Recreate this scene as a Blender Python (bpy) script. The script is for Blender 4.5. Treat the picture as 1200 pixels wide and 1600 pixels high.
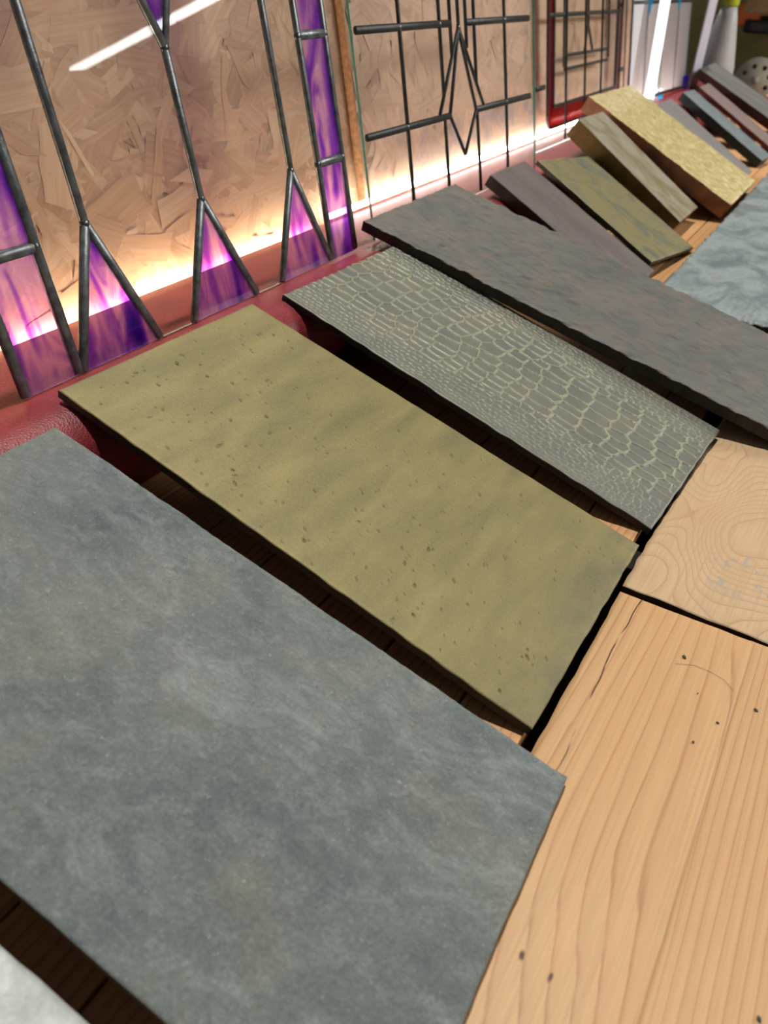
import bpy, bmesh, math, random
import numpy as np
from mathutils import Matrix, Vector

for o in list(bpy.data.objects):
    bpy.data.objects.remove(o)
SC = bpy.context.scene
COL = SC.collection
random.seed(7)
RNG = np.random.default_rng(11)

# ------------------------------------------------------------------ camera
# world: X runs along the back wall, Y goes into it, Z is up; the plank floor is z = 0
cam_d = bpy.data.cameras.new('camera')
cam = bpy.data.objects.new('camera', cam_d)
COL.objects.link(cam)
cam_d.sensor_fit = 'VERTICAL'
cam_d.sensor_height = 36.0
cam_d.lens = 36.0 * 1190 / 1600
cam_d.clip_start = 0.01
ax = Vector((0.52213784, -0.4898709, 0.69813937))      # world X, Y, Z seen in image axes (right, down, forward)
ay = Vector((-0.85228164, -0.32987499, 0.40595382))
az = Vector((0.03143376, -0.80697521, -0.58974819))
right = Vector((ax[0], ay[0], az[0])); down = Vector((ax[1], ay[1], az[1])); fwd = Vector((ax[2], ay[2], az[2]))
M = Matrix.Identity(4)
for i in range(3):
    M[i][0] = right[i]; M[i][1] = -down[i]; M[i][2] = -fwd[i]
M[0][3], M[1][3], M[2][3] = 0.0, 0.0, 0.5
cam.matrix_world = M
cam_d.dof.use_dof = True
cam_d.dof.focus_distance = 0.80
cam_d.dof.aperture_fstop = 6.5
SC.camera = cam

# ------------------------------------------------------------------ light
W = bpy.data.worlds.new('world'); SC.world = W
W.use_nodes = True
W.node_tree.nodes['Background'].inputs[0].default_value = (0.92, 0.96, 1.0, 1)
W.node_tree.nodes['Background'].inputs[1].default_value = 0.10
sun_d = bpy.data.lights.new('sun', 'SUN'); sun = bpy.data.objects.new('sun', sun_d); COL.objects.link(sun)
sun_d.energy = 2.95
sun_d.angle = math.radians(2.0)
sun_d.color = (1.0, 0.965, 0.90)
sun.rotation_euler = Vector((0.20, 0.13, 1.0)).to_track_quat('Z', 'Y').to_euler()
fill_d = bpy.data.lights.new('fill_light', 'AREA'); fill = bpy.data.objects.new('fill_light', fill_d); COL.objects.link(fill)  # added fill lamp, out of view, to brighten the back wall
fill_d.shape = 'RECTANGLE'; fill_d.size = 3.0; fill_d.size_y = 1.0; fill_d.energy = 190; fill_d.color = (1.0, .96, .93)
fill.location = (4.6, -3.4, 2.6)
fill.rotation_euler = (Vector((4.6, -3.4, 2.6)) - Vector((1.0, .6, .2))).to_track_quat('Z', 'Y').to_euler()
SC.view_settings.view_transform = 'Standard'
SC.view_settings.look = 'None'
SC.view_settings.exposure = 0.0
SC.view_settings.gamma = 1.0
SC.view_settings.use_curve_mapping = False

# ------------------------------------------------------------------ helpers
def tag(o, label, cat, group=None, kind=None):
    o['label'] = label; o['category'] = cat
    if group: o['group'] = group
    if kind: o['kind'] = kind
    return o

def link(name, me, mats, parent=None, matrix=None):
    o = bpy.data.objects.new(name, me)
    COL.objects.link(o)
    for m in (mats if isinstance(mats, (list, tuple)) else [mats]):
        if m is not None: me.materials.append(m)
    if parent is not None: o.parent = parent
    if matrix is not None: o.matrix_world = matrix
    return o

def empty(name, loc, rot=(0, 0, 0)):
    o = bpy.data.objects.new(name, None); COL.objects.link(o)
    o.location = loc; o.rotation_euler = rot
    o.empty_display_size = 0.02
    return o

def mesh_np(name, verts, faces, mat_idx=None, smooth=None):
    me = bpy.data.meshes.new(name)
    me.from_pydata([tuple(v) for v in verts], [], [tuple(f) for f in faces])
    if mat_idx is not None: me.polygons.foreach_set('material_index', np.asarray(mat_idx, np.int32))
    if smooth is not None:
        me.polygons.foreach_set('use_smooth', np.asarray(smooth, bool))
    me.update()
    return me

def bm_mesh(bm, name, smooth=False):
    me = bpy.data.meshes.new(name)
    bmesh.ops.recalc_face_normals(bm, faces=bm.faces[:])
    bm.to_mesh(me); bm.free()
    if smooth: me.polygons.foreach_set('use_smooth', np.ones(len(me.polygons), bool))
    return me

def bm_box(bm, x0, x1, y0, y1, z0, z1, bevel=0.0, seg=2):
    r = bmesh.ops.create_cube(bm, size=1.0)
    vs = r['verts']
    bmesh.ops.scale(bm, vec=(x1 - x0, y1 - y0, z1 - z0), verts=vs)
    bmesh.ops.translate(bm, vec=((x0 + x1) / 2, (y0 + y1) / 2, (z0 + z1) / 2), verts=vs)
    if bevel:
        es = list({e for v in vs for e in v.link_edges})
        bmesh.ops.bevel(bm, geom=es, offset=bevel, segments=seg, affect='EDGES', profile=0.5)

def box_mesh(name, x0, x1, y0, y1, z0, z1, bevel=0.0):
    bm = bmesh.new(); bm_box(bm, x0, x1, y0, y1, z0, z1, bevel)
    return bm_mesh(bm, name)

def rot3(yaw, tilt, roll):
    return (Matrix.Rotation(math.radians(yaw), 4, 'Z') @ Matrix.Rotation(math.radians(tilt), 4, 'X')
            @ Matrix.Rotation(math.radians(roll), 4, 'Y'))

# numpy value noise ------------------------------------------------
def vnoise(u, v, fu, fv, seed):
    r = np.random.default_rng(seed)
    T = r.random((256, 256))
    a = u * fu; b = v * fv
    i = np.floor(a).astype(int); j = np.floor(b).astype(int)
    fa = a - i; fb = b - j
    fa = fa * fa * (3 - 2 * fa); fb = fb * fb * (3 - 2 * fb)
    i0, i1, j0, j1 = i % 256, (i + 1) % 256, j % 256, (j + 1) % 256
    return ((T[i0, j0] * (1 - fa) + T[i1, j0] * fa) * (1 - fb) + (T[i0, j1] * (1 - fa) + T[i1, j1] * fa) * fb) * 2 - 1

def fbm(u, v, fu, fv, seed, octv=4, gain=0.5):
    s = 0; a = 1; t = 0
    for k in range(octv):
        s = s + a * vnoise(u, v, fu * 2 ** k, fv * 2 ** k, seed + k * 17); t += a; a *= gain
    return s / t

def sstep(a, b, x):
    t = np.clip((x - a) / (b - a), 0, 1); return t * t * (3 - 2 * t)

# a slab with a modelled relief on its top face ---------------------
def relief_slab(name, w, l, t, step, hfun, edge=0.0012, wob=0.0006, seed=1, attr=None):
    nx = max(4, int(round(w / step))); ny = max(4, int(round(l / step)))
    gu, gv = np.meshgrid(np.linspace(0, w, nx + 1), np.linspace(0, l, ny + 1), indexing='ij')
    res = hfun(gu, gv)
    h, a = res if isinstance(res, tuple) else (res, None)
    d = np.minimum(np.minimum(gu, w - gu), np.minimum(gv, l - gv))
    h = np.clip(h - edge * np.exp(-d / (step * 1.2)), -t * .45, t)
    X = gu + 0; Y = gv + 0
    X[0, :] += wob * vnoise(gv[0], gv[0] * 0, 60, 1, seed); X[-1, :] += wob * vnoise(gv[0], gv[0] * 0, 60, 1, seed + 1)
    Y[:, 0] += wob * vnoise(gu[:, 0], gu[:, 0] * 0, 60, 1, seed + 2); Y[:, -1] += wob * vnoise(gu[:, 0], gu[:, 0] * 0, 60, 1, seed + 3)
    top = np.stack([X, Y, h], -1).reshape(-1, 3)
    idx = np.arange((nx + 1) * (ny + 1)).reshape(nx + 1, ny + 1)
    q = np.stack([idx[:-1, :-1], idx[1:, :-1], idx[1:, 1:], idx[:-1, 1:]], -1).reshape(-1, 4)
    ring = np.concatenate([idx[:-1, 0], idx[-1, :-1], idx[:0:-1, -1], idx[0, :0:-1]])
    n0 = len(top); m = len(ring)
    bot = top[ring].copy(); bot[:, 2] = -t
    r1 = np.roll(ring, -1); b0 = n0 + np.arange(m); b1 = np.roll(b0, -1)
    side = np.stack([b0, b1, r1, ring], -1)
    verts = np.concatenate([top, bot])
    faces = q.tolist() + side.tolist() + [list(b0[::-1])]
    mi = [0] * len(q) + [1] * len(side) + [1]
    sm = [True] * len(q) + [False] * (len(side) + 1)
    me = bpy.data.meshes.new(name)
    me.from_pydata(verts.tolist(), [], faces)
    me.polygons.foreach_set('material_index', np.array(mi, np.int32))
    me.polygons.foreach_set('use_smooth', np.array(sm, bool))
    at = me.attributes.new('mask', 'FLOAT', 'POINT')
    vals = np.zeros(len(verts), np.float32)
    if a is not None: vals[:n0] = a.reshape(-1)
    at.data.foreach_set('value', vals)
    me.update()
    return me

# ------------------------------------------------------------------ materials
class NT:
    def __init__(s, name):
        s.m = bpy.data.materials.new(name); s.m.use_nodes = True
        s.t = s.m.node_tree; s.n = s.t.nodes
        s.b = s.n['Principled BSDF']; s.out = s.n['Material Output']
        s.co = s.n.new('ShaderNodeTexCoord').outputs['Object']
    def lk(s, a, b): s.t.links.new(a, b)
    def set(s, inp, v):
        if hasattr(v, 'is_linked') or isinstance(v, bpy.types.NodeSocket): s.lk(v, inp)
        else: inp.default_value = v
    def mapn(s, scale=(1, 1, 1), rot=(0, 0, 0), loc=(0, 0, 0), src=None):
        n = s.n.new('ShaderNodeMapping'); s.lk(src or s.co, n.inputs[0])
        n.inputs['Scale'].default_value = scale; n.inputs['Rotation'].default_value = rot; n.inputs['Location'].default_value = loc
        return n.outputs[0]
    def noise(s, scale, detail=4, rough=.55, vec=None, dist=0.0, col=False):
        n = s.n.new('ShaderNodeTexNoise'); s.lk(vec or s.co, n.inputs['Vector'])
        n.inputs['Scale'].default_value = scale; n.inputs['Detail'].default_value = detail
        n.inputs['Roughness'].default_value = rough; n.inputs['Distortion'].default_value = dist
        return n.outputs['Color' if col else 'Fac']
    def voro(s, scale, feature='F1', vec=None, out='Distance', rnd=1.0):
        n = s.n.new('ShaderNodeTexVoronoi'); n.feature = feature; s.lk(vec or s.co, n.inputs['Vector'])
        n.inputs['Scale'].default_value = scale; n.inputs['Randomness'].default_value = rnd
        return n.outputs[out]
    def math(s, op, a, b=0.0, c=None, clamp=False):
        n = s.n.new('ShaderNodeMath'); n.operation = op; n.use_clamp = clamp
        s.set(n.inputs[0], a); s.set(n.inputs[1], b)
        if c is not None: s.set(n.inputs[2], c)
        return n.outputs[0]
    def ramp(s, fac, stops, interp='LINEAR'):
        n = s.n.new('ShaderNodeValToRGB'); s.set(n.inputs[0], fac); cr = n.color_ramp; cr.interpolation = interp
        while len(cr.elements) < len(stops): cr.elements.new(.5)
        for e, (p, c) in zip(cr.elements, stops):
            e.position = p; e.color = (*c, 1) if len(c) == 3 else c
        return n.outputs[0]
    def step(s, fac, a, b): return s.ramp(fac, [(a, (0, 0, 0)), (b, (1, 1, 1))])
    def mix(s, fac, a, b, mode='MIX'):
        n = s.n.new('ShaderNodeMix'); n.data_type = 'RGBA'; n.blend_type = mode
        s.set(n.inputs['Factor'], fac)
        for k, v in ((6, a), (7, b)):
            s.set(n.inputs[k], (*v, 1) if isinstance(v, tuple) and len(v) == 3 else v)
        return n.outputs[2]
    def sep(s, vec=None):
        n = s.n.new('ShaderNodeSeparateXYZ'); s.lk(vec or s.co, n.inputs[0]); return n.outputs
    def attr(s, name, out='Fac'):
        n = s.n.new('ShaderNodeAttribute'); n.attribute_name = name; return n.outputs[out]
    def bump(s, h, strength=.3, dist=.001):
        n = s.n.new('ShaderNodeBump'); s.set(n.inputs['Height'], h)
        n.inputs['Strength'].default_value = strength; n.inputs['Distance'].default_value = dist
        s.lk(n.outputs[0], s.b.inputs['Normal']); return n
    def base(s, col=None, rough=None, metal=None, spec=None):
        if col is not None: s.set(s.b.inputs['Base Color'], (*col, 1) if isinstance(col, tuple) and len(col) == 3 else col)
        if rough is not None: s.set(s.b.inputs['Roughness'], rough)
        if metal is not None: s.set(s.b.inputs['Metallic'], metal)
        if spec is not None: s.set(s.b.inputs['Specular IOR Level'], spec)
        return s.m

def plain(name, col, rough=.5, metal=0.0, var=.25, scale=60, bump=.15, spec=.4):
    k = NT(name)
    n = k.noise(scale, 5)
    lo = tuple(c * (1 - var) for c in col); hi = tuple(min(1, c * (1 + var)) for c in col)
    k.base(k.ramp(n, [(.3, lo), (.7, hi)]), rough, metal, spec)
    if bump: k.bump(k.noise(scale * 6, 3), bump, .0008)
    return k.m

def wood(name, light, dark, mode='rings', ringf=95, warp=.035, loc=(0, 0, 0), crack=None, knots=(), stain=None, rough=.5):
    k = NT(name)
    P = k.mapn(loc=loc)
    s_ = k.sep(P)
    lowv = k.mapn((1.6, 5.0, 5.0), src=P)
    low = k.noise(1.0, 1.5, .4, lowv)
    if mode == 'rings':
        f = k.math('MULTIPLY', k.math('ADD', s_[1], k.math('MULTIPLY', low, warp * 2)), ringf)
        f = k.math('ADD', f, k.math('MULTIPLY', k.noise(3, 3, .5, k.mapn((2, 30, 30), src=P)), .5))
    else:
        sw = k.noise(1.0, .6, .3, k.mapn((5.5, 8.5, 8), src=P), dist=.35)
        f = k.math('ADD', k.math('MULTIPLY', sw, 30), k.math('MULTIPLY', s_[1], 40))
        f = k.math('ADD', f, k.math('MULTIPLY', k.noise(40, 3, .5, P), .35))
    fr = k.math('FRACT', f)
    mid = tuple((a * 0.72 + b * 0.28) for a, b in zip(light, dark))
    ringc = k.ramp(fr, [(0, light), (.40, light), (.82, mid), (.925, dark), (.96, dark), (1.0, light)])
    fine = k.noise(1, 4, .6, k.mapn((9, 420, 420), src=P))
    colr = k.mix(k.step(fine, .42, .75), ringc, tuple(c * .80 for c in light))
    blot = k.noise(9, 3, .5, P)
    colr = k.mix(k.math('MULTIPLY', k.step(blot, .45, .75), .35), colr, tuple(c * f_ for c, f_ in zip(light, (.95, .82, .72))))
    colr = k.mix(k.math('MULTIPLY', k.step(k.noise(5, 2, .5, k.mapn(loc=(3, 1, 0), src=P)), .5, .75), .35), colr, tuple(min(1, c * f_) for c, f_ in zip(light, (1.08, 1.1, 1.15))))
    if crack is not None:
        cy = k.math('ADD', s_[1], k.math('MULTIPLY', k.math('SUBTRACT', k.noise(6, 3, .6, k.mapn((1, .05, .05), src=P)), .5), .018))
        d = k.math('ABSOLUTE', k.math('SUBTRACT', cy, crack))
        gate = k.step(k.noise(22, 2, .5, k.mapn((1, .1, .1), src=P)), .38, .5)
        colr = k.mix(k.math('MULTIPLY', k.math('LESS_THAN', d, .0007), gate), colr, tuple(c * .28 for c in dark))
    for (kx, ky, r) in knots:
        vx = k.math('DIVIDE', k.math('SUBTRACT', s_[0], kx), r * 2.2); vy = k.math('DIVIDE', k.math('SUBTRACT', s_[1], ky), r)
        dd = k.math('SQRT', k.math('ADD', k.math('MULTIPLY', vx, vx), k.math('MULTIPLY', vy, vy)))
        dd = k.math('ADD', dd, k.math('MULTIPLY', k.math('SUBTRACT', k.noise(160, 3, .6, P), .5), 1.6))
        colr = k.mix(k.ramp(dd, [(.45, (1, 1, 1)), (1.15, (0, 0, 0))]), colr, (.075, .028, .014))
    if stain:
        sx, sy, sr = stain
        vx = k.math('DIVIDE', k.math('SUBTRACT', s_[0], sx), sr); vy = k.math('DIVIDE', k.math('SUBTRACT', s_[1], sy), sr * 1.6)
        dd = k.math('SQRT', k.math('ADD', k.math('MULTIPLY', vx, vx), k.math('MULTIPLY', vy, vy)))
        thr = k.math('MULTIPLY', k.ramp(dd, [(.5, (1, 1, 1)), (1.0, (0, 0, 0))]), k.step(k.noise(70, 2, .5, P, dist=1.2), .57, .64))
        colr = k.mix(k.math('MULTIPLY', thr, .7), colr, (.30, .30, .27))
    k.base(colr, rough, 0, .35)
    hh = k.math('ADD', k.math('MULTIPLY', fine, .6), k.math('MULTIPLY', fr, -.25))
    k.bump(hh, .25, .0006)
    return k.m

# --- slab finishes
def m_grey():
    k = NT('verdigris_grey_finish')
    a = k.noise(9, 5, .6, dist=.6)
    c = k.ramp(a, [(.28, (.125, .155, .158)), (.45, (.19, .222, .215)), (.58, (.225, .25, .228)), (.75, (.28, .295, .265))])
    w1 = k.noise(16, 7, .72, k.mapn((1.0, .55, 1), (0, 0, .5)), dist=.9)
    c = k.mix(k.math('MULTIPLY', k.step(w1, .52, .72), .55), c, (.45, .50, .485))
    c = k.mix(k.math('MULTIPLY', k.step(k.noise(6, 4, .6, k.mapn(loc=(4, 2, 1))), .55, .78), .6), c, (.33, .295, .19))
    c = k.mix(k.math('MULTIPLY', k.step(k.noise(7, 3, .5, k.mapn(loc=(1, 7, 1))), .56, .74), .7), c, (.085, .12, .145))
    hf = k.noise(60, 9, .78, k.mapn((1, .6, 1), (0, 0, .4)), dist=.5)
    c = k.mix(k.math('MULTIPLY', k.step(hf, .50, .70), .55), c, (.40, .43, .41))
    c = k.mix(k.math('MULTIPLY', k.ramp(hf, [(.30, (1, 1, 1)), (.44, (0, 0, 0))]), .5), c, (.10, .125, .125))
    sp = k.noise(260, 2, .5); c = k.mix(k.math('MULTIPLY', k.step(sp, .66, .76), .5), c, (.50, .54, .52))
    k.base(c, .50, .15, .45)
    k.bump(k.math('ADD', k.noise(260, 8, .75, dist=.5), k.math('MULTIPLY', k.noise(60, 5, .65), 1.4)), 1.0, .0022)
    return k.m
def m_gold():
    k = NT('dull_gold_sand_finish')
    st = k.noise(1, 5, .55, k.mapn((9, 30, 9), (0, 0, .55)), dist=.4)
    c = k.ramp(st, [(.28, (.160, .142, .060)), (.5, (.218, .182, .072)), (.74, (.275, .228, .090))])
    c = k.mix(k.math('MULTIPLY', k.step(k.noise(11, 4, .6), .5, .78), .4), c, (.15, .145, .085))
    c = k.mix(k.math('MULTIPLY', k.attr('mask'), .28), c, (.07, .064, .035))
    g = k.noise(900, 2, .6)
    c = k.mix(k.math('MULTIPLY', k.step(g, .55, .75), .45), c, (.46, .40, .21))
    ed = k.sep()
    endm = k.math('MULTIPLY', k.ramp(ed[1], [(.0, (1, 1, 1)), (.06, (0, 0, 0))]), k.step(k.noise(25, 4, .6), .35, .65))
    c = k.mix(k.math('MULTIPLY', endm, .55), c, (.085, .088, .07))
    k.base(c, .52, .22, .4)
    k.bump(k.math('ADD', k.noise(1100, 3, .6), k.math('MULTIPLY', k.noise(220, 4, .6), 1.2)), .45, .0007)
    return k.m
def m_croc():
    k = NT('crocodile_embossed_finish')
    n = k.noise(14, 4, .6)
    c = k.ramp(n, [(.3, (.135, .140, .118)), (.55, (.170, .170, .135)), (.75, (.195, .19, .14))])
    c = k.mix(k.math('MULTIPLY', k.attr('mask'), k.math('ADD', .40, k.math('MULTIPLY', k.noise(30, 2), .7))), c, (.31, .30, .195))
    k.base(c, .50, .2, .4)
    k.bump(k.noise(700, 3, .6), .25, .0004)
    return k.m
def m_copper():
    k = NT('dark_hammered_copper_finish')
    n = k.noise(10, 5, .6, dist=.5)
    c = k.ramp(n, [(.3, (.092, .102, .090)), (.5, (.130, .127, .110)), (.7, (.160, .142, .118))])
    d = k.noise(1, 3, .6, k.mapn((120, 30, 60), (0, 0, -.60)))
    c = k.mix(k.math('MULTIPLY', k.step(d, .55, .62), .55), c, (.205, .135, .095))
    c = k.mix(k.math('MULTIPLY', k.step(k.noise(1, 3, .6, k.mapn((105, 26, 60), (0, 0, -.60), (5, 3, 0))), .55, .62), .7), c, (.075, .095, .092))
    k.base(c, .56, .15, .4)
    k.bump(k.noise(1, 5, .7, k.mapn((150, 42, 60), (0, 0, -.60))), .9, .002)
    return k.m
def m_mottle(name, cols, rough=.5, metal=.2, sc=14, stretch=(1, .5, 1), bump=.35, bsc=160):
    k = NT(name)
    n = k.noise(sc, 6, .62, k.mapn(stretch, (0, 0, .3)), dist=.7)
    st = [(.28 + .44 * i / (len(cols) - 1), c) for i, c in enumerate(cols)]
    k.base(k.ramp(n, st), rough, metal, .45)
    k.bump(k.noise(bsc, 5, .65), bump, .0012)
    return k.m
def m_leaf():
    k = NT('gold_leaf_finish')
    n = k.noise(55, 6, .7, dist=.8)
    c = k.ramp(n, [(.3, (.38, .28, .10)), (.5, (.62, .50, .22)), (.7, (.90, .80, .46))])
    k.base(c, .38, .40, .6)
    k.bump(k.noise(70, 7, .75, dist=.8), .8, .003)
    return k.m

M_EDGE = plain('charcoal_slab_edge', (.014, .017, .017), .65, 0, .3, 90, .3)
M_GREY = m_grey(); M_GOLD = m_gold(); M_CROC = m_croc(); M_COPPER = m_copper(); M_LEAF = m_leaf()

def m_leather():
    k = NT('red_leather')
    n = k.noise(20, 4)
    c = k.ramp(n, [(.3, (.165, .012, .017)), (.7, (.24, .022, .028))])
    v = k.voro(330, 'DISTANCE_TO_EDGE', k.mapn())
    c = k.mix(k.math('MULTIPLY', k.ramp(v, [(0, (1, 1, 1)), (.12, (0, 0, 0))]), .35), c, (.42, .10, .10))
    k.base(c, .44, 0, .38)
    k.bump(k.math('ADD', v, k.math('MULTIPLY', n, .5)), .6, .0008)
    return k.m
M_LEATHER = m_leather()

def m_flake(name, clouded=False):
    k = NT(name)
    col = k.attr('tone', 'Color')
    uv = k.n.new('ShaderNodeUVMap').outputs[0]
    g = k.noise(1, 5, .6, k.mapn((7, 170, 1), src=uv), dist=.3)
    c = k.mix(k.step(g, .36, .72), col, k.mix(1.0, col, (.84, .77, .69), 'MULTIPLY'))
    big = k.noise(7, 3, .5)
    c = k.mix(k.math('MULTIPLY', k.step(big, .5, .72), .45), c, k.mix(1.0, c, (.80, .72, .68), 'MULTIPLY'))
    spk = k.noise(60, 4, .7, dist=.6)
    c = k.mix(k.math('MULTIPLY', k.step(spk, .66, .74), .4), c, (.30, .17, .09))
    if clouded:   # cloudy violet-grey patches low on the second sheet
        s_ = k.sep()[1]
        band = k.ramp(s_, [(.012, (0, 0, 0)), (.04, (1, 1, 1)), (.075, (1, 1, 1)), (.115, (0, 0, 0))])
        cl = k.math('MULTIPLY', band, k.step(k.noise(16, 5, .6, dist=1.0), .46, .60))
        c = k.mix(k.math('MULTIPLY', cl, .6), c, (.40, .34, .37))
    k.base(c, .55, 0, .35)
    k.bump(g, .3, .0006)
    return k.m
M_FLAKE = m_flake('osb_strand'); M_FLAKE2 = m_flake('osb_strand_clouded', True)
M_OSB = plain('osb_base', (.52, .34, .21), .6, 0, .2, 40, .3)
M_OSBEDGE = plain('osb_raw_edge', (.60, .33, .16), .7, 0, .3, 120, .5)
M_OLIVE = plain('olive_paint', (.30, .28, .10), .6, 0, .08, 8, .05)

def glass_mat(name, tint, streak=None, refl=1.0, haze=0.0, hazecol=(.8, .8, .8)):
    """thin sheet glass: tinted straight-through light, fresnel mirror, optional milky scatter"""
    k = NT(name)
    k.n.remove(k.b)
    tr = k.n.new('ShaderNodeBsdfTransparent'); gl = k.n.new('ShaderNodeBsdfGlossy'); gl.inputs['Roughness'].default_value = 0.015
    fr = k.n.new('ShaderNodeFresnel')                  # same mirror strength on the front and the back of the sheet
    bf = k.n.new('ShaderNodeNewGeometry').outputs['Backfacing']
    k.lk(k.math('ADD', 1.48, k.math('MULTIPLY', bf, 1 / 1.48 - 1.48)), fr.inputs['IOR'])
    if streak:
        dark, mid, pale = streak
        n = k.noise(1, 4, .55, k.mapn((34, 5.5, 1), (0, 0, .12)), dist=1.3)
        c = k.ramp(n, [(.30, dark), (.46, mid), (.60, pale), (.70, mid)])
        k.lk(c, tr.inputs[0])
    else:
        tr.inputs[0].default_value = (*tint, 1)
    cur = tr.outputs[0]
    if haze > 0:
        tl = k.n.new('ShaderNodeBsdfTranslucent'); df = k.n.new('ShaderNodeBsdfDiffuse')
        for q in (tl, df):
            if streak: k.lk(c, q.inputs[0])
            else: q.inputs[0].default_value = (*hazecol, 1)
        ad = k.n.new('ShaderNodeMixShader'); ad.inputs[0].default_value = .4
        k.lk(tl.outputs[0], ad.inputs[1]); k.lk(df.outputs[0], ad.inputs[2])
        mx = k.n.new('ShaderNodeMixShader'); mx.inputs[0].default_value = haze
        k.lk(cur, mx.inputs[1]); k.lk(ad.outputs[0], mx.inputs[2]); cur = mx.outputs[0]
    m2 = k.n.new('ShaderNodeMixShader'); k.lk(k.math('MULTIPLY', fr.outputs[0], refl), m2.inputs[0])
    k.lk(cur, m2.inputs[1]); k.lk(gl.outputs[0], m2.inputs[2])
    k.lk(m2.outputs[0], k.out.inputs[0])
    return k.m
M_CLEAR = glass_mat('clear_glass', (.99, .99, .985), refl=.6)
M_CLEARF = glass_mat('thin_clear_glass', (.99, .99, .985), refl=.28)
M_PURPLE = glass_mat('purple_streaky_glass', None, ((.17, .012, .70), (.52, .20, .92), (.97, .76, .96)), haze=.22)
M_REDGL = glass_mat('deep_red_glass', (.55, .02, .05), haze=.3, hazecol=(.45, .015, .05))
M_OPAL = glass_mat('opal_white_glass', (.95, .95, .97), haze=.55, hazecol=(.80, .80, .83))
M_CYAN = glass_mat('cyan_glass', (.03, .75, 1.0), haze=.6, hazecol=(.02, .70, 1.0))
M_BLUE = glass_mat('blue_glass', (.02, .08, .9), haze=.6, hazecol=(.02, .08, .95))
M_TEAL = plain('glass_cut_edge', (.08, .30, .25), .15, 0, .2, 60, 0, .6)
M_LEAD = plain('lead_came', (.125, .135, .137), .30, .40, .5, 90, .3)
M_LEADB = plain('blackened_lead', (.022, .024, .022), .45, .4, .4, 60, .2)
M_SOLDER = plain('solder', (.10, .11, .115), .25, .7, .4, 120, .3)

def emit(name, col, strength):
    k = NT(name); k.n.remove(k.b)
    e = k.n.new('ShaderNodeEmission'); e.inputs[0].default_value = (*col, 1); e.inputs[1].default_value = strength
    k.lk(e.outputs[0], k.out.inputs[0]); return k.m

# ------------------------------------------------------------------ the setting
# plank floor: planks running along X
M_FLOORW = [wood('floor_pine_%s' % s, (.62, .34, .145), (.40, .17, .06), 'rings', 110, .03, (q * 1.7, q * .31, q)) for s, q in (('pale', 1), ('amber', 2), ('tan', 3))]
M_UNDER = plain('floor_underlay', (.012, .008, .006), .9)  # near-black sheet; its colour stands in for shade inside the plank gaps
floor = link('floor', box_mesh('floor', -.7, 4.45, -.75, .95, -.06, -.021), M_UNDER)
floor['kind'] = 'structure'; tag(floor, 'orange pine plank floor of the display platform', 'floor')
for i, (y0, y1) in enumerate([(.0925, .152)] + [(.152 + .0825 * k, .152 + .0825 * (k + 1)) for k in range(6)]):
    link('plank', box_mesh('plank', -.65, 4.44, y0 + .0012, y1 - .0012, -.0208, 0.0, .0012), M_FLOORW[i % 3], floor)

LEAN = math.radians(10)
def lean_mat(x, y0, z0=.135, lean=LEAN):
    return Matrix.Translation((x, y0, z0)) @ Matrix.Rotation(math.pi / 2 - lean, 4, 'X')

# back wall: two OSB sheets leaning like the panels, the second a little proud of the first
wall = link('wall_back', box_mesh('wall_back', 0, 4.0, -.16, .8, -.05, -.03), M_UNDER, matrix=lean_mat(-.4, .79))
wall['kind'] = 'structure'; tag(wall, 'wall of pressed strand board behind the glass panels', 'wall')

def flakes(name, w, h0, h, n, seed, tones, k_=1.0):
    r = np.random.default_rng(seed)
    vs = []; fs = []; cols = []; uvs = []
    for i in range(n):
        L = r.uniform(.06, .19) * (1 if r.random() < .7 else .5); B = r.uniform(.014, .050) * (1 if r.random() < .75 else .4)
        cx, cy = r.uniform(0, w), r.uniform(h0, h); a = r.normal(0.15, .9)
        ca, sa = math.cos(a), math.sin(a)
        z = .0002 + .0016 * i / n; tx, ty = r.normal(0, .010, 2)
        k = 5
        up = [(-.5 + j / (k - 1), .5 + r.uniform(-.10, .08)) for j in range(k)]
        lo = [(.5 - j / (k - 1), -.5 + r.uniform(-.08, .10)) for j in range(k)]
        up[0] = (up[0][0] + r.uniform(0, .22), up[0][1]); lo[0] = (lo[0][0] - r.uniform(0, .22), lo[0][1])
        pts = [(p * L, q * B) for p, q in up + lo][::-1]
        px = [cx + ca * p - sa * q for p, q in pts]; py = [cy + sa * p + ca * q for p, q in pts]
        if min(px) < 0 or max(px) > w or min(py) < h0 or max(py) > h: continue
        b = len(vs); c = tones[r.integers(len(tones))]; f = r.uniform(1.08, 1.24) * k_
        ou, ov = r.uniform(0, 50, 2)
        for (p, q), X, Y in zip(pts, px, py):
            vs.append((X, Y, z + p * tx * .5 + q * ty)); uvs.append((ou + p, ov + q)); cols.append((c[0] * f, c[1] * f, c[2] * f, 1))
        fs.append(list(range(b, b + len(pts))))
    me = bpy.data.meshes.new(name); me.from_pydata(vs, [], fs)
    at = me.attributes.new('tone', 'FLOAT_COLOR', 'POINT'); at.data.foreach_set('color', np.array(cols, np.float32).ravel())
    ul = me.uv_layers.new(name='UVMap')
    li = np.zeros(len(me.loops), np.int32); me.loops.foreach_get('vertex_index', li)
    ul.data.foreach_set('uv', np.array(uvs, np.float32)[li].ravel())
    me.update(); return me
TONES = [(.57, .385, .245), (.54, .355, .222), (.60, .41, .262), (.58, .38, .238), (.51, .325, .20), (.62, .435, .28), (.57, .365, .225), (.60, .39, .245), (.48, .30, .182), (.59, .405, .255)]
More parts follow.
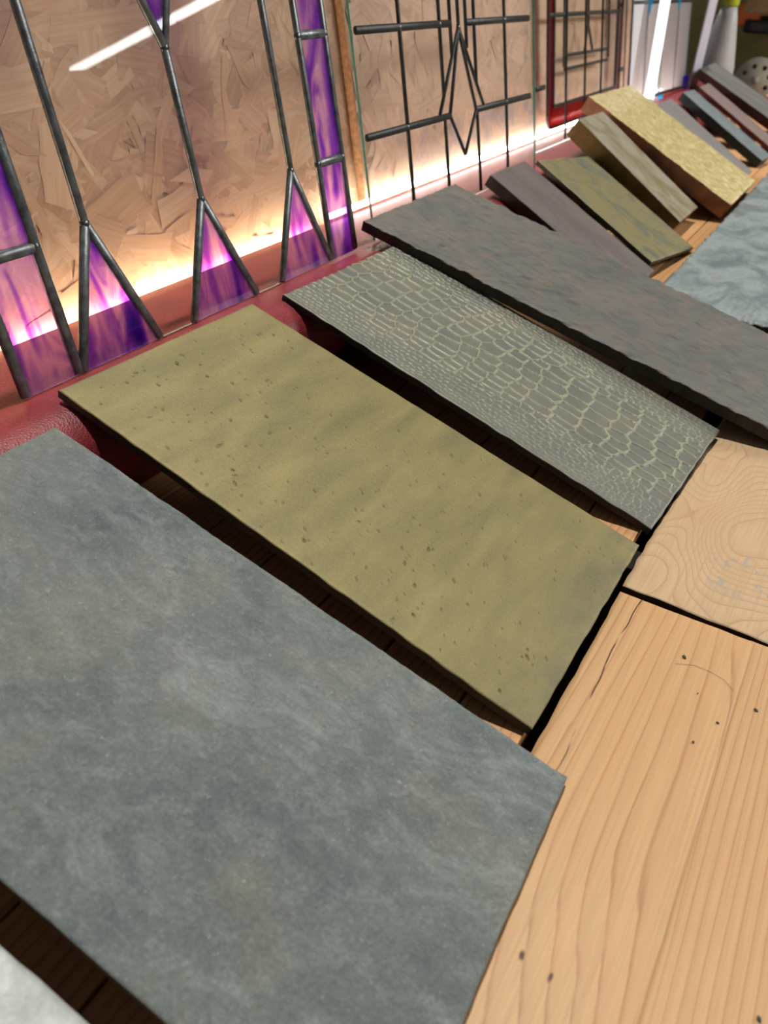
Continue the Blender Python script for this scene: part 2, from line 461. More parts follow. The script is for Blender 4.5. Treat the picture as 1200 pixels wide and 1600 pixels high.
def sheet(x0, x1, y0, n, seed, tones, k, m):
    mt = lean_mat(x0, y0)
    s = link('osb_sheet', box_mesh('osb_sheet', 0, x1 - x0, -.022, .60, -.028, 0), M_OSB)
    bm = bmesh.new(); bm.from_mesh(s.data)
    for f in bm.faces:
        if abs(f.normal.x) > .9: f.material_index = 1
    bm.to_mesh(s.data); bm.free(); s.data.materials.append(M_OSBEDGE)
    s.parent = wall; s.matrix_world = mt
    f = link('strand_flakes', flakes('strand_flakes', x1 - x0, -.022, .60, n, seed, tones, k), m)
    f.parent = s; f['kind'] = 'stuff'
    return s
bpy.context.view_layer.update()
sheet(-.35, 1.226, .792, 3600, 3, TONES, 1.0, M_FLAKE)
sheet(1.229, 3.25, .777, 3400, 5, [tuple(.5 * c + .5 * q for c, q in zip(t, (.62, .45, .34))) for t in TONES], 1.2, M_FLAKE2)

wr = link('wall_right', box_mesh('wall_right', 4.45, 4.5, -.2, 3.2, -.06, 2.2), M_OLIVE)
wr['kind'] = 'structure'; tag(wr, 'olive green painted end wall', 'wall')

# red leather bench cushion: rolled front edge, flat top running back to the wall
def cushion():
    prof = [(.768, .02), (.768, .128), (.762, .134), (.74, .1352), (.69, .1355), (.655, .1358), (.644, .1360), (.634, .1364), (.623, .1378)]
    cx, cz, rx, rz = .604, .088, .058, .0525
    for k in range(0, 13):
        a = math.pi / 2 + k * (math.pi * .95) / 12
        prof.append((cx + rx * math.cos(a) * 1.0, cz + rz * math.sin(a)))
    prof += [(.60, .034), (.60, .004), (.75, .004)]
    x0, x1, n = -.5, 3.72, 120
    vs = []; fs = []
    for i in range(n + 1):
        x = x0 + (x1 - x0) * i / n
        for j, (py, pz) in enumerate(prof):
            wv = .0012 * math.sin(x * 9 + j) + .001 * math.sin(x * 23 + j * 2)
            vs.append((x, py + .014 * float(sstep(2.35, 2.75, x)) * (6 < j < 23) + (wv if 11 < j < 20 else 0), max(.0006, pz + (wv * .4 if 11 < j < 20 else 0))))
    m = len(prof)
    for i in range(n):
        for j in range(m):
            a = i * m + j; b = i * m + (j + 1) % m
            fs.append((a, b, b + m, a + m))
    fs.append(list(range(m))[::-1]); fs.append([n * m + j for j in range(m)])
    me = mesh_np('bench_cushion', vs, fs, smooth=[True] * (len(fs) - 2) + [False] * 2)
    bm = bmesh.new(); bm.from_mesh(me); bmesh.ops.recalc_face_normals(bm, faces=bm.faces[:]); bm.to_mesh(me); bm.free()
    o = link('bench_cushion', me, M_LEATHER)
    tag(o, 'long red leather cushion with a rolled front edge under the leaning panels', 'cushion')
cushion()

# light strips along the foot of the wall
M_LED = emit('led_tape_light', (1.0, .95, .86), 22.0)
M_LEDW = emit('led_tape_warm_light', (1.0, .89, .66), 52.0)
M_ALU = plain('aluminium_channel', (.6, .6, .6), .4, .8, .1, 50, 0)
def led(name, x0, x1, y0, y1, z0, z1, m, label):
    r = empty(name, (x0, (y0 + y1) / 2, z0)); tag(r, label, 'light strip')
    link('channel', box_mesh('channel', 0, x1 - x0, (y0 - y1) / 2, (y1 - y0) / 2, 0, .002), M_ALU, r)
    link('diffuser', box_mesh('diffuser', 0.002, x1 - x0 - .002, (y0 - y1) / 2 + .0005, (y1 - y0) / 2 - .0005, .0021, z1 - z0, .0006), m, r)
led('led_strip', 1.085, 3.18, .7605, .7675, .1362, .1462, M_LED, 'glowing white light strip along the foot of the proud wall sheet')
led('led_strip', -.3, 1.075, .7715, .7825, .112, .122, M_LEDW, 'warm light strip sunk in the gap behind the red cushion')

# ------------------------------------------------------------------ slabs
def slab_obj(name, me, mats, LL, ang, label, group='finish sample slabs leaning on the cushion'):
    o = link(name, me, mats)
    o.matrix_world = Matrix.Translation(LL) @ rot3(*ang)
    return tag(o, label, 'slab', group)

def h_grey(seed):
    scr = [(random.uniform(.02, .25), random.uniform(.03, .48), random.uniform(-.6, .6), random.uniform(.005, .014)) for _ in range(12)]
    def f(u, v):
        h = .0008 * fbm(u, v, 150, 110, seed, 3, .7) * (.5 + .9 * sstep(-.2, .5, fbm(u, v, 18, 18, seed + 9, 2))) + .0004 * fbm(u, v, 14, 11, seed + 5, 3)
        for (a, b, th, L) in scr:
            du = u - a; dv = v - b
            p = du * math.cos(th) + dv * math.sin(th); q = -du * math.sin(th) + dv * math.cos(th)
            h = h - .00035 * np.exp(-(q / .0007) ** 2) * sstep(L, L * .6, np.abs(p))
        return h
    return f
slab_obj('grey_slab', relief_slab('grey_slab', .2804, .5189, .009, .00125, h_grey(3), seed=4), [M_GREY, M_EDGE],
         (.0915, .0386, .0109), (1.91, 16.41, .36), 'large blue-grey mottled slab between the paler corner slab and the dull gold slab')
slab_obj('pale_grey_slab', relief_slab('pale_grey_slab', .26, .50, .009, .002, h_grey(23), seed=9),
         [m_mottle('pale_stone_finish', [(.20, .22, .215), (.30, .32, .31), (.42, .44, .42), (.27, .28, .26)], .5, .1, 30, (1, 1, 1)), M_EDGE],
         (-.192, .0350, .0100), (1.3, 16.2, 0), 'pale speckled grey slab before the large blue-grey slab')

def h_gold(u, v):
    h = .0003 * fbm(u, v, 40, 40, 51, 3) + .00035 * fbm(u, v, 8, 12, 57, 2)
    mask = np.zeros_like(h)
    su = u[1, 0] - u[0, 0]; sv = v[0, 1] - v[0, 0]
    r = np.random.default_rng(77)
    for k in range(420):
        a, b = r.uniform(.004, .278), r.uniform(.004, .524)
        R = r.uniform(.0006, .0012) if r.random() < .88 else r.uniform(.0010, .0016); el = r.uniform(.9, 2.6); th = .55 + r.normal(0, .5)
        i0, i1 = max(0, int((a - .012) / su)), int((a + .012) / su) + 1; j0, j1 = max(0, int((b - .012) / sv)), int((b + .012) / sv) + 1
        U = u[i0:i1, j0:j1] - a; V = v[i0:i1, j0:j1] - b
        p = (U * math.cos(th) + V * math.sin(th)) / el; q = -U * math.sin(th) + V * math.cos(th)
        d = np.sqrt(p * p + q * q) / R
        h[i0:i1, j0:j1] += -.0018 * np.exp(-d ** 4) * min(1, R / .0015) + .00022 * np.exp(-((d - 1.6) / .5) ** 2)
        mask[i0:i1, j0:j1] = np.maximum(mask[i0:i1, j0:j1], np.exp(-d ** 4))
    return h, mask
slab_obj('gold_slab', relief_slab('gold_slab', .2842, .5324, .0095, .0009, h_gold, seed=14), [M_GOLD, M_EDGE],
         (.3966, .0876, .0109), (-.76, 15.70, .24), 'dull gold pitted slab between the blue-grey slab and the crocodile-pattern slab')

def h_croc(u, v):
    r = np.random.default_rng(5)
    w, l = .2630, .5325
    seeds = []
    pos = -.01
    while pos < l + .03:      # broad belly plates: bands across the slab, each split into plates lying along it
        Lb = r.uniform(.024, .036)
        c = .056 + .012 * math.sin(pos * 13) + r.uniform(-.004, .004)
        end = w - .050 - .012 * math.sin(pos * 9 + 2)
        while c < end:
            e = min(c - .05, w - .045 - c) / .08
            ww = (.0115 + .0095 * max(0, min(1, e))) * r.uniform(.8, 1.25)
            vmid = pos + Lb / 2 + .006 * math.sin(c * 40 + pos * 8) + .004 * math.sin(c * 90 + pos * 31)
            if r.random() < .22 and ww < .015:
                seeds.append((c + ww / 2, vmid - Lb / 4, ww, Lb / 2)); seeds.append((c + ww / 2, vmid + Lb / 4, ww, Lb / 2))
            else:
                seeds.append((c + ww / 2, vmid, ww, Lb))
            c += ww
        for lo_, hi_ in ((-.004, .056 + .012 * math.sin(pos * 13)), (end, w + .006)):   # small round scales along the flanks
            c = lo_
            while c < hi_ - .002:
                f_ = (c / .056 if c < .1 else (w - c) / .05); sz = .0060 + .0034 * max(0, min(1, f_))
                k_ = max(1, int(round(Lb / (sz * 1.25)))); off = r.uniform(0, 1)
                for j in range(k_):
                    seeds.append((c + sz / 2 + r.normal(0, sz * .16), pos + (j + off) * Lb / k_ + r.normal(0, sz * .12), sz, Lb / k_))
                c += sz
        pos += Lb
    S = np.array(seeds)
    h = np.zeros_like(u); mask = np.zeros_like(u)
    vv = v[0]
    for j0 in range(0, len(vv), 12):
        vb = vv[j0:j0 + 12]
        sel = S[(S[:, 1] > vb[0] - .05) & (S[:, 1] < vb[-1] + .05)]
        U = u[:, j0:j0 + 12][..., None]; V = v[:, j0:j0 + 12][..., None]
        # wobble the lattice a little so that no border is ruler straight
        wu = .0012 * vnoise(U, V, 130, 90, 3); wv = .0018 * vnoise(U, V, 90, 90, 9)
        du = np.abs(U + wu - sel[:, 0]) / (sel[:, 2] / 2); dv = np.abs(V + wv - sel[:, 1]) / (sel[:, 3] / 2)
        d = (du ** 3 + dv ** 3) ** (1 / 3)
        ds = np.sort(d, -1)[..., :2]; ii = np.argmin(d, -1)
        sc = sel[ii, 2]
        e = (ds[..., 1] - ds[..., 0]) * sc / 4
        amp = np.clip(sc / .015, .38, 1)
        wd = np.clip(sc / .02, .5, 1.0)
        h[:, j0:j0 + 12] = -.0017 * amp * sstep(.0007 * wd, .0016 * wd, e)
        mask[:, j0:j0 + 12] = (1 - sstep(.0006 * wd, .0013 * wd, e)) * np.clip((sc - .006) / .006, .25, 1)
    edge = np.minimum(np.minimum(u, w - u), v)
    f = sstep(.001, .008, edge)
    return h * f + .0003 * fbm(u, v, 25, 25, 4, 3), mask * f
slab_obj('crocodile_slab', relief_slab('crocodile_slab', .2630, .5325, .009, .0010, h_croc, seed=24, wob=.001), [M_CROC, M_EDGE],
         (.7162, .0813, .0093), (-3.23, 15.13, -.82), 'olive-grey slab embossed with crocodile-skin scales')

def h_copper(u, v):
    th = -.60; p = u * math.cos(th) - v * math.sin(th); q = u * math.sin(th) + v * math.cos(th)
    return .0026 * fbm(p, q, 115, 32, 31, 2) + .0005 * fbm(u, v, 12, 12, 37, 2)
M_BRONZEEDGE = plain('dark_bronze_edge', (.030, .025, .018), .5, .3, .4, 60, .3)
slab_obj('hammered_slab', relief_slab('hammered_slab', .2956, .6732, .016, .0014, h_copper, seed=34), [M_COPPER, M_BRONZEEDGE],
         (.9886, -.0204, .0202), (-.59, 13.63, 0), 'dark hammered bronze slab with brown flecks lying over the crocodile slab edge')

def h_soft(seed, a=.0006, fu=60, fv=30):
    return lambda u, v: a * fbm(u, v, fu, fv, seed, 3)
def far(name, dims, LL, ang, mats, label, seed, a=.0006, fu=60, fv=30, step=.003):
    return slab_obj(name, relief_slab(name, dims[0], dims[1], dims[2], step, h_soft(seed, a, fu, fv), seed=seed), mats, LL, ang, label)
far('brown_plank', (.1597, .3397, .0222), (1.3893, .3095, .0195), (-.11, 28.19, 0),
    [m_mottle('mauve_brown_finish', [(.105, .088, .082), (.15, .125, .115), (.19, .155, .14)], .5, .15, 18, (1, .3, 1)), plain('black_brown_edge', (.022, .012, .010), .5)],
    'mauve-brown finish plank with dark edge under the green-ochre tile', 41)
far('green_ochre_tile', (.2324, .3202, .010), (1.5555, .3194, .0325), (-10.78, 25.63, 6.0),
    [m_mottle('green_ochre_finish', [(.10, .115, .085), (.17, .18, .125), (.28, .235, .11), (.20, .20, .14), (.13, .15, .12)], .4, .25, 13, (1, .7, 1)), plain('dark_olive_edge', (.05, .05, .03), .5)],
    'thin green and ochre patina tile propped on the mauve-brown plank', 43)
far('bronze_bar', (.1797, .3267, .042), (1.8587, .3409, .0384), (-.41, 33.05, 1.6),
    [m_mottle('streaked_bronze_finish', [(.20, .155, .075), (.28, .23, .13), (.40, .36, .28), (.26, .21, .11)], .42, .35, 16, (1.0, .5, 1)), plain('brown_bronze_side', (.13, .085, .022), .45, .4, .35, 25)],
    'thick streaked bronze bar before the bright gold leaf block', 45)
far('gold_leaf_block', (.3609, .4389, .0375), (2.0731, .2745, .0425), (-.09, 26.26, 1.4),
    [M_LEAF, plain('copper_side', (.27, .125, .065), .45, .35, .3, 25)],
    'bright crinkled gold leaf block with copper sides', 47, .0016, 45, 45)
far('taupe_plank', (.20, .3259, .020), (2.4480, .3198, .0178), (0, 30.26, 0),
    [m_mottle('taupe_finish', [(.16, .15, .15), (.20, .185, .18), (.24, .215, .20)], .55, .1, 10), M_EDGE],
    'flat taupe-grey plank between the gold leaf block and the teal-grey bar', 49)
far('teal_grey_bar', (.1013, .3321, .026), (2.7958, .3187, .0235), (-6.24, 28.23, 0),
    [m_mottle('teal_grey_finish', [(.13, .165, .175), (.19, .225, .235), (.25, .28, .285)], .45, .2, 14), plain('dark_teal_side', (.018, .035, .040), .5)],
    'teal-grey bar with dark teal side beside the taupe plank', 51)
far('maroon_bar', (.139, .33, .014), (3.0719, .3241, .0126), (-.32, 29.22, 0),
    [m_mottle('dusty_mauve_finish', [(.17, .125, .12), (.22, .16, .15), (.26, .19, .18)], .5, .1, 14), plain('maroon_side', (.11, .018, .013), .5)],
    'dusty mauve bar with maroon side next to the teal-grey bar', 53)
far('dark_brown_block', (.2748, .42, .031), (3.2868, .2919, .0285), (.05, 25.37, 0),
    [m_mottle('slate_grey_finish', [(.11, .105, .10), (.155, .15, .145), (.20, .195, .19)], .5, .15, 12, (1.5, .3, 1)), plain('dark_brown_side', (.055, .018, .013), .5)],
    'slate-grey block with dark brown sides by the white bottle', 55)

# rough bark-like slab lying flat on the floor
def h_bark(u, v):
    ridges = fbm(u, v, 60, 170, 61, 3, .6)
    end = sstep(.16, .02, u)
    return .0016 * ridges * (.35 + end) + .0040 * end * -np.abs(fbm(u, v, 25, 130, 66, 2)) + .0012 * fbm(u, v, 150, 150, 69, 2)
o = link('bark_slab', relief_slab('bark_slab', 1.35, .262, .036, .0028, h_bark, edge=.004, wob=.003, seed=71),
         [m_mottle('weathered_blue_grey_finish', [(.115, .14, .145), (.17, .205, .205), (.27, .315, .31), (.21, .24, .235)], .5, .1, 11, (1, 1.3, 1), .6, 90), M_EDGE])
o.matrix_world = Matrix.Translation((1.335, .0045, .0365)) @ rot3(0, 0, 0)
tag(o, 'rough blue-grey bark-textured slab lying flat on the planks', 'slab')

# ------------------------------------------------------------------ broad front boards of the platform
M_SAWN = plain('shaded_sawn_edge', (.075, .038, .018), .8, 0, .3, 80, .3)  # sawn edges coloured dark to paint in the shade of the board gaps
def board(x0, x1, y0, y1, yaw, m, label, seed, wob=.0006, step=.005):
    w, l = x1 - x0, y1 - y0
    me = relief_slab('plank', w, l, .0208, step, lambda u, v: .0002 * fbm(u, v, 4, 30, seed, 3) - .0002, edge=.0008, wob=wob, seed=seed)
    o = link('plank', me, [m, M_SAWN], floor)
    o.matrix_world = Matrix.Translation((x0, y1, 0)) @ Matrix.Rotation(math.radians(yaw), 4, 'Z') @ Matrix.Translation((0, -l, 0))
    o['label'] = label
LIGHT, DARK = (.57, .345, .165), (.40, .195, .082)
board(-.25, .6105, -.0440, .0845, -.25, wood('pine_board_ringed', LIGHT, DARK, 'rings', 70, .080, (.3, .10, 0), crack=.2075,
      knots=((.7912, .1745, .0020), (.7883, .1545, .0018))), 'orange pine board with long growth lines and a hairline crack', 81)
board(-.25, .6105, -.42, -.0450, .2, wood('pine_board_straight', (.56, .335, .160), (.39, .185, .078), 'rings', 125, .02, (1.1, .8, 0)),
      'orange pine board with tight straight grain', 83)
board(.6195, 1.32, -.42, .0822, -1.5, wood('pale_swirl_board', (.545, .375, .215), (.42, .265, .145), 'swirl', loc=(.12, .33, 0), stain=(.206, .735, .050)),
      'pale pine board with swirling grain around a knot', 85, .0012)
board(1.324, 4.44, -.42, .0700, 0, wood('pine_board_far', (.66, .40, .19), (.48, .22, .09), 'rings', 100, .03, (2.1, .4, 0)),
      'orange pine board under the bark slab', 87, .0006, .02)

# ------------------------------------------------------------------ glass panels
def prism(name, pts, z0, z1, mats, parent):
    bm = bmesh.new()
    a = [bm.verts.new((p[0], p[1], z0)) for p in pts]; b = [bm.verts.new((p[0], p[1], z1)) for p in pts]
    f0 = bm.faces.new(a[::-1]); f1 = bm.faces.new(b)
    n = len(pts)
    for i in range(n):
        f = bm.faces.new((a[i], a[(i + 1) % n], b[(i + 1) % n], b[i])); f.material_index = 1 if len(mats) > 1 else 0
    return link(name, bm_mesh(bm, name), list(mats), parent)

def came(p, q, width, height, parent, m, name='lead_came', arch=.6):
    """a lead strip with a rounded crown on both faces of the glass"""
    p = Vector((p[0], p[1])); q = Vector((q[0], q[1])); d = (q - p).normalized(); nrm = Vector((-d.y, d.x))
    k = 12; prof = []
    for i in range(k):
        a = 2 * math.pi * i / k
        c, s = math.cos(a), math.sin(a)
        prof.append((math.copysign(abs(c) ** .7, c) * width / 2, math.copysign(abs(s) ** .8, s) * height / 2))
    vs = []; fs = []
    stations = [(0, .82), (.0012, 1), ((q - p).length - .0012, 1), ((q - p).length, .82)]
    for t, sc in stations:
        for a, b in prof:
            w_ = p + d * t + nrm * a * sc
            vs.append((w_.x, w_.y, b * sc))
    for j in range(len(stations) - 1):
        for i in range(k):
            i2 = (i + 1) % k
            fs.append((j * k + i, j * k + i2, (j + 1) * k + i2, (j + 1) * k + i))
    fs.append(list(range(k))[::-1]); fs.append([(len(stations) - 1) * k + i for i in range(k)])
    me = mesh_np(name, vs, fs, smooth=[True] * (len(fs) - 2) + [False] * 2)
    bm = bmesh.new(); bm.from_mesh(me); bmesh.ops.recalc_face_normals(bm, faces=bm.faces[:]); bm.to_mesh(me); bm.free()
    return link(name, me, m, parent)

def solder(p, r, h, parent):
    bm = bmesh.new(); bmesh.ops.create_uvsphere(bm, u_segments=12, v_segments=8, radius=1)
    for v in bm.verts: v.co = Vector((p[0] + v.co.x * r * (1 + .15 * math.sin(3 * v.co.y + p[0] * 50)), p[1] + v.co.y * r * 1.15, v.co.z * h))
    return link('solder_joint', bm_mesh(bm, 'solder_joint', True), M_SOLDER, parent)

def panel(name, x0, y0, lean, label, z0=.1376):
    r = empty(name, (x0, y0, z0), (math.pi / 2 - math.radians(lean), 0, 0))
    return tag(r, label, 'glass panel')

# panel 1: purple and clear, thick cames
P1 = panel('leaded_panel', 0, .6405, 10.7, 'leaded glass panel with streaky purple borders and purple triangles, thick grey cames')
T = .46; G = .0016
def pane1(pts, m, name): prism(name, pts, -G, G, [m, M_TEAL] if m is M_CLEAR else [m], P1)
xs = dict(LO=.3945, LI=.4592, L1=.5212, L2=.6885, L3=.8612, RI=.9235, RO=.9830)
for a, b in ((xs['LO'], xs['LI']), (xs['RI'], xs['RO'])):
    for s0, s1 in ((0, .1285), (.1285, .2808), (.2808, T)):
        pane1([(a, s0), (b, s0), (b, s1), (a, s1)], M_PURPLE, 'purple_pane')
tri = [((.5218, .1365), (.4600, 0), (.5790, 0)), ((.6890, .1280), (.6275, 0), (.7525, 0)), ((.8620, .1304), (.7985, 0), (.9225, 0))]
for t in tri: pane1(t, M_PURPLE, 'purple_pane')
VT = ((.6877, .2810), (.760, T), (.615, T)); pane1(VT, M_PURPLE, 'purple_pane')
pane1([(.4592, .001), (.5218, .1365), (.5212, T), (.4592, T)], M_CLEAR, 'clear_pane')
pane1([(.5790, 0), (.6275, 0), (.6890, .128), (.6877, .281), (.615, T), (.5212, T), (.5218, .1365)], M_CLEAR, 'clear_pane')
pane1([(.7525, 0), (.7985, 0), (.8620, .1304), (.8612, T), (.760, T), (.6877, .281), (.6890, .128)], M_CLEAR, 'clear_pane')
pane1([(.9225, .001), (.9235, T), (.8612, T), (.8620, .1304)], M_CLEAR, 'clear_pane')
WD, HT = .0118, .0070
for x in ('LO', 'LI', 'RI', 'RO'): came((xs[x], 0.001), (xs[x], T), WD if x[0] == 'L' else .0105, HT, P1, M_LEAD)
for (a, l_, r_), top in zip(tri, ((xs['L1'], T), (.6877, .281), (xs['L3'], T))):
    came(a, top, .0100, HT, P1, M_LEAD)
    came((l_[0] + .004, .001), a, .0110, HT, P1, M_LEAD); came((r_[0] - .004, .001), a, .0110, HT, P1, M_LEAD)
    solder(a, .0056, .0040, P1)
came(VT[0], VT[1], .0100, HT, P1, M_LEAD); came(VT[0], VT[2], .0100, HT, P1, M_LEAD); solder(VT[0], .0056, .0040, P1)
for a, b in ((xs['LO'], xs['LI']), (xs['RI'], xs['RO'])):
    for s in (.1287, .2808):
        came((a, s), (b, s), .0115, HT, P1, M_LEAD); solder((a, s), .0062, .0040, P1); solder((b, s), .0062, .0040, P1)

# panel 2: clear sheet with thin applied black lead lines and an elongated diamond
P2 = panel('clear_diamond_panel', 0, .6405, 9.6, 'clear glass sheet with thin black lead lines and a long pointed diamond')
prism('clear_pane', [(1.038, 0), (1.694, 0), (1.694, .45), (1.038, .45)], -.002, .002, [M_CLEAR, M_TEAL], P2)
BW = .0112
for a, b in (((1.0490, .2805), (1.3370, .2787)), ((1.3940, .2780), (1.6710, .2757)), ((1.0480, .1445), (1.3170, .1435)), ((1.4180, .1424), (1.6735, .1405))):
    came(a, b, BW, .0062, P2, M_LEADB)
VW = .0056
for a, b, w_ in (((1.1707, .012), (1.1707, .45), .0066), ((1.2990, .175), (1.2975, .45), VW), ((1.3365, .233), (1.3345, .45), VW), ((1.3655, .270), (1.3655, .45), VW),
                 ((1.3935, .240), (1.3945, .45), VW), ((1.4255, .185), (1.4262, .45), VW), ((1.5541, .012), (1.5541, .45), .0060),
                 ((1.2980, .003), (1.2985, .140), VW), ((1.4262, .003), (1.4245, .140), VW),
                 ((1.2789, .1460), (1.3651, .2726), VW), ((1.3173, .1438), (1.3653, .2700), VW), ((1.4198, .1421), (1.3655, .2700), VW), ((1.4527, .1448), (1.3660, .2716), VW),
                 ((1.3173, .1438), (1.3675, .0750), VW), ((1.4198, .1421), (1.3675, .0750), VW)):
    came(a, b, w_, .0056, P2, M_LEADB)
for p in ((1.1707, .2797), (1.1707, .1440), (1.2985, .2790), (1.5541, .2766), (1.5541, .1413), (1.3655, .2715)): solder(p, .0052, .0036, P2)

# panel 3: clear sheet before the red-bordered panel
P3 = panel('clear_sheet_panel', 0, .700, 9.6, 'clear glass sheet with short lead bars standing before the red-bordered panel')
prism('clear_pane', [(1.842, 0), (2.512, 0), (2.512, .45), (1.842, .45)], -.002, .002, [M_CLEARF, M_TEAL], P3)
for a, b, w_ in (((1.850, .1297), (1.904, .1303), .011), ((2.462, .1236), (2.510, .1245), .011), ((2.040, .004), (2.046, .45), .0050), ((2.180, .004), (2.174, .45), .0046), ((2.308, .004), (2.304, .45), .0046)):
    came(a, b, w_, .0056, P3, M_LEADB)

# red-bordered panel with rounded corners close to the wall
P4 = panel('red_border_panel', 0, .7475, 9.0, 'leaded panel with deep red rounded border standing against the wall', z0=.1368)
M_REDCAME = plain('dark_red_came', (.055, .014, .014), .4, .3, .3, 60, .2)
def rrect(x0, x1, y0, y1, r, n=6):
    pts = []
    for cx, cy, a0 in ((x1 - r, y0 + r, -90), (x1 - r, y1 - r, 0), (x0 + r, y1 - r, 90), (x0 + r, y0 + r, 180)):
        for i in range(n + 1):
            a = math.radians(a0 + 90 * i / n); pts.append((cx + r * math.cos(a), cy + r * math.sin(a)))
    return pts
def ring(name, o_, i_, z0, z1, m, parent):
    bm = bmesh.new(); n = len(o_)
    V = [[bm.verts.new((p[0], p[1], z)) for p in pl] for pl in (o_, i_) for z in (z0, z1)]
    for i in range(n):
        j = (i + 1) % n
        bm.faces.new((V[1][i], V[1][j], V[3][j], V[3][i])); bm.faces.new((V[0][i], V[2][i], V[2][j], V[0][j]))
        bm.faces.new((V[0][i], V[0][j], V[1][j], V[1][i])); bm.faces.new((V[2][i], V[3][i], V[3][j], V[2][j]))
    return link(name, bm_mesh(bm, name), m, parent)
xo0, xo1, yo0, yo1 = 2.036, 2.620, .0165, .43
xi0, xi1, yi0, yi1 = 2.077, 2.578, .0680, .385
ring('border_came', rrect(xo0, xo1, yo0, yo1, .030), rrect(xo0 + .007, xo1 - .007, yo0 + .007, yo1 - .007, .024), -.003, .003, M_REDCAME, P4)
ring('red_pane', rrect(xo0 + .007, xo1 - .007, yo0 + .007, yo1 - .007, .024), rrect(xi0 - .005, xi1 + .005, yi0 - .005, yi1 + .005, .012), -.0016, .0016, M_REDGL, P4)
ring('border_came', rrect(xi0 - .005, xi1 + .005, yi0 - .005, yi1 + .005, .012), rrect(xi0 + .003, xi1 - .003, yi0 + .003, yi1 - .003, .008), -.003, .003, M_LEADB, P4)
prism('clear_pane', rrect(xi0 + .003, xi1 - .003, yi0 + .003, yi1 - .003, .008), -.0016, .0016, [M_CLEARF], P4)
for a, b, w_ in (((2.040, .2640), (2.615, .2580), .010), ((2.163, .1752), (2.488, .1705), .008), ((2.152, .1446), (2.500, .1435), .008), ((2.147, .150), (2.145, .383), .006),
                 ((2.147, .150), (2.163, .1752), .006), ((2.504, .150), (2.490, .383), .006), ((2.3260, .234), (2.3180, .383), .008), ((2.3260, .236), (2.300, .1760), .007), ((2.3260, .236), (2.3650, .1750), .007)):
    came(a, b, w_, .0056, P4, M_LEADB if w_ > .0065 else M_SOLDER)

# opal panel with blue accents, and the bright tube leaning behind it
P5 = panel('opal_blue_panel', 0, .7120, 9.0, 'white opal glass panel with cyan points and small blue squares', z0=.1372)
zt = .42
cols = [2.600, 2.7560, 2.9480, 3.1300, 3.3000]
def edge_x(s): return 0
for a, b in zip(cols[:-1], cols[1:]):
    prism('opal_pane', [(a, .020), (b, .010), (b, .2720), (a, .2790)], -.0016, .0016, [M_OPAL], P5)
    prism('opal_pane', [(a, .2790), (b, .2720), (b, zt), (a, zt)], -.0016, .0016, [M_OPAL], P5)
for a in cols[1:-1]: came((a, .015), (a, zt), .0055, .0056, P5, M_SOLDER)
came((2.600, .010), (2.600, zt), .010, .0056, P5, M_SOLDER); came((3.300, .004), (3.300, zt), .012, .0056, P5, M_SOLDER)
came((2.600, .2800), (3.305, .2720), .010, .0056, P5, M_LEADB); came((2.600, .0260), (3.290, .0090), .010, .0056, P5, M_LEADB)
prism('cyan_pane', [(2.7670, .2470), (2.8230, .330), (2.7290, .330)], .0018, .0042, [M_CYAN], P5)
prism('cyan_pane', [(3.1180, .2480), (3.1700, .330), (3.0750, .330)], .0018, .0042, [M_CYAN], P5)
prism('blue_pane', [(3.268, .0005), (3.332, .0005), (3.327, .0430), (3.258, .0450)], .0058, .0086, [M_BLUE], P5)
prism('cyan_pane', [(2.921, .0005), (2.975, .0005), (2.972, .0160), (2.917, .0170)], .0058, .0086, [M_CYAN], P5)

M_TUBE = emit('lit_tube_light', (.92, .97, 1.0), 1.8)
def cyl_between(name, a, b, r, m, parent=None, seg=16, r2=None):
    a = Vector(a); b = Vector(b); bm = bmesh.new()
    bmesh.ops.create_cone(bm, cap_ends=True, segments=seg, radius1=r, radius2=r if r2 is None else r2, depth=(b - a).length)
    q = (b - a).to_track_quat('Z', 'Y').to_matrix().to_4x4()
    bmesh.ops.transform(bm, matrix=Matrix.Translation((a + b) / 2) @ q, verts=bm.verts)
    return link(name, bm_mesh(bm, name, True), m, parent)
tb = empty('leaning_tube_lamp', (2.675, .672, .1380)); tag(tb, 'lit white tube lamp leaning on the front of the opal panel', 'lamp')
cyl_between('tube', (.012, .0045, .028), (.150, .056, .36), .015, M_TUBE, tb)
cyl_between('end_cap', (.0, 0, .004), (.012, .0045, .028), .014, M_ALU, tb)

# ------------------------------------------------------------------ things beyond the panels
M_WHITE = plain('white_plastic', (.62, .62, .66), .4, 0, .06, 12, .05)
M_LIME = plain('lime_plastic', (.50, .62, .05), .4, 0, .06, 12, 0)
o = link('white_strip', box_mesh('white_strip', 3.335, 3.465, .700, .706, .1375, .60, .002), plain('white_acrylic', (.68, .66, .76), .35, 0, .05, 12, 0))
tag(o, 'tall white acrylic strip standing upright beside the opal panel', 'strip')

def lathe(name, prof, m, parent, seg=28):
    vs = []; fs = []
    for r, z in prof:
        for i in range(seg):
            a = 2 * math.pi * i / seg; vs.append((r * math.cos(a), r * math.sin(a), z))
    for j in range(len(prof) - 1):
        for i in range(seg):
            i2 = (i + 1) % seg; fs.append((j * seg + i, j * seg + i2, (j + 1) * seg + i2, (j + 1) * seg + i))
    fs.append(list(range(seg))[::-1]); fs.append([(len(prof) - 1) * seg + i for i in range(seg)])
    return link(name, mesh_np(name, vs, fs, smooth=[True] * (len(fs) - 2) + [False] * 2), m, parent)
b = empty('tapered_bottle', (4.0, .755, .0005)); tag(b, 'white tapered bottle with lime green collar by the olive wall', 'bottle')
lathe('body', [(.078, 0), (.084, .006), (.084, .10), (.078, .16), (.060, .25), (.040, .34), (.030, .375)], plain('white_satin_plastic', (.55, .57, .57), .45, 0, .1, 10, 0), b)
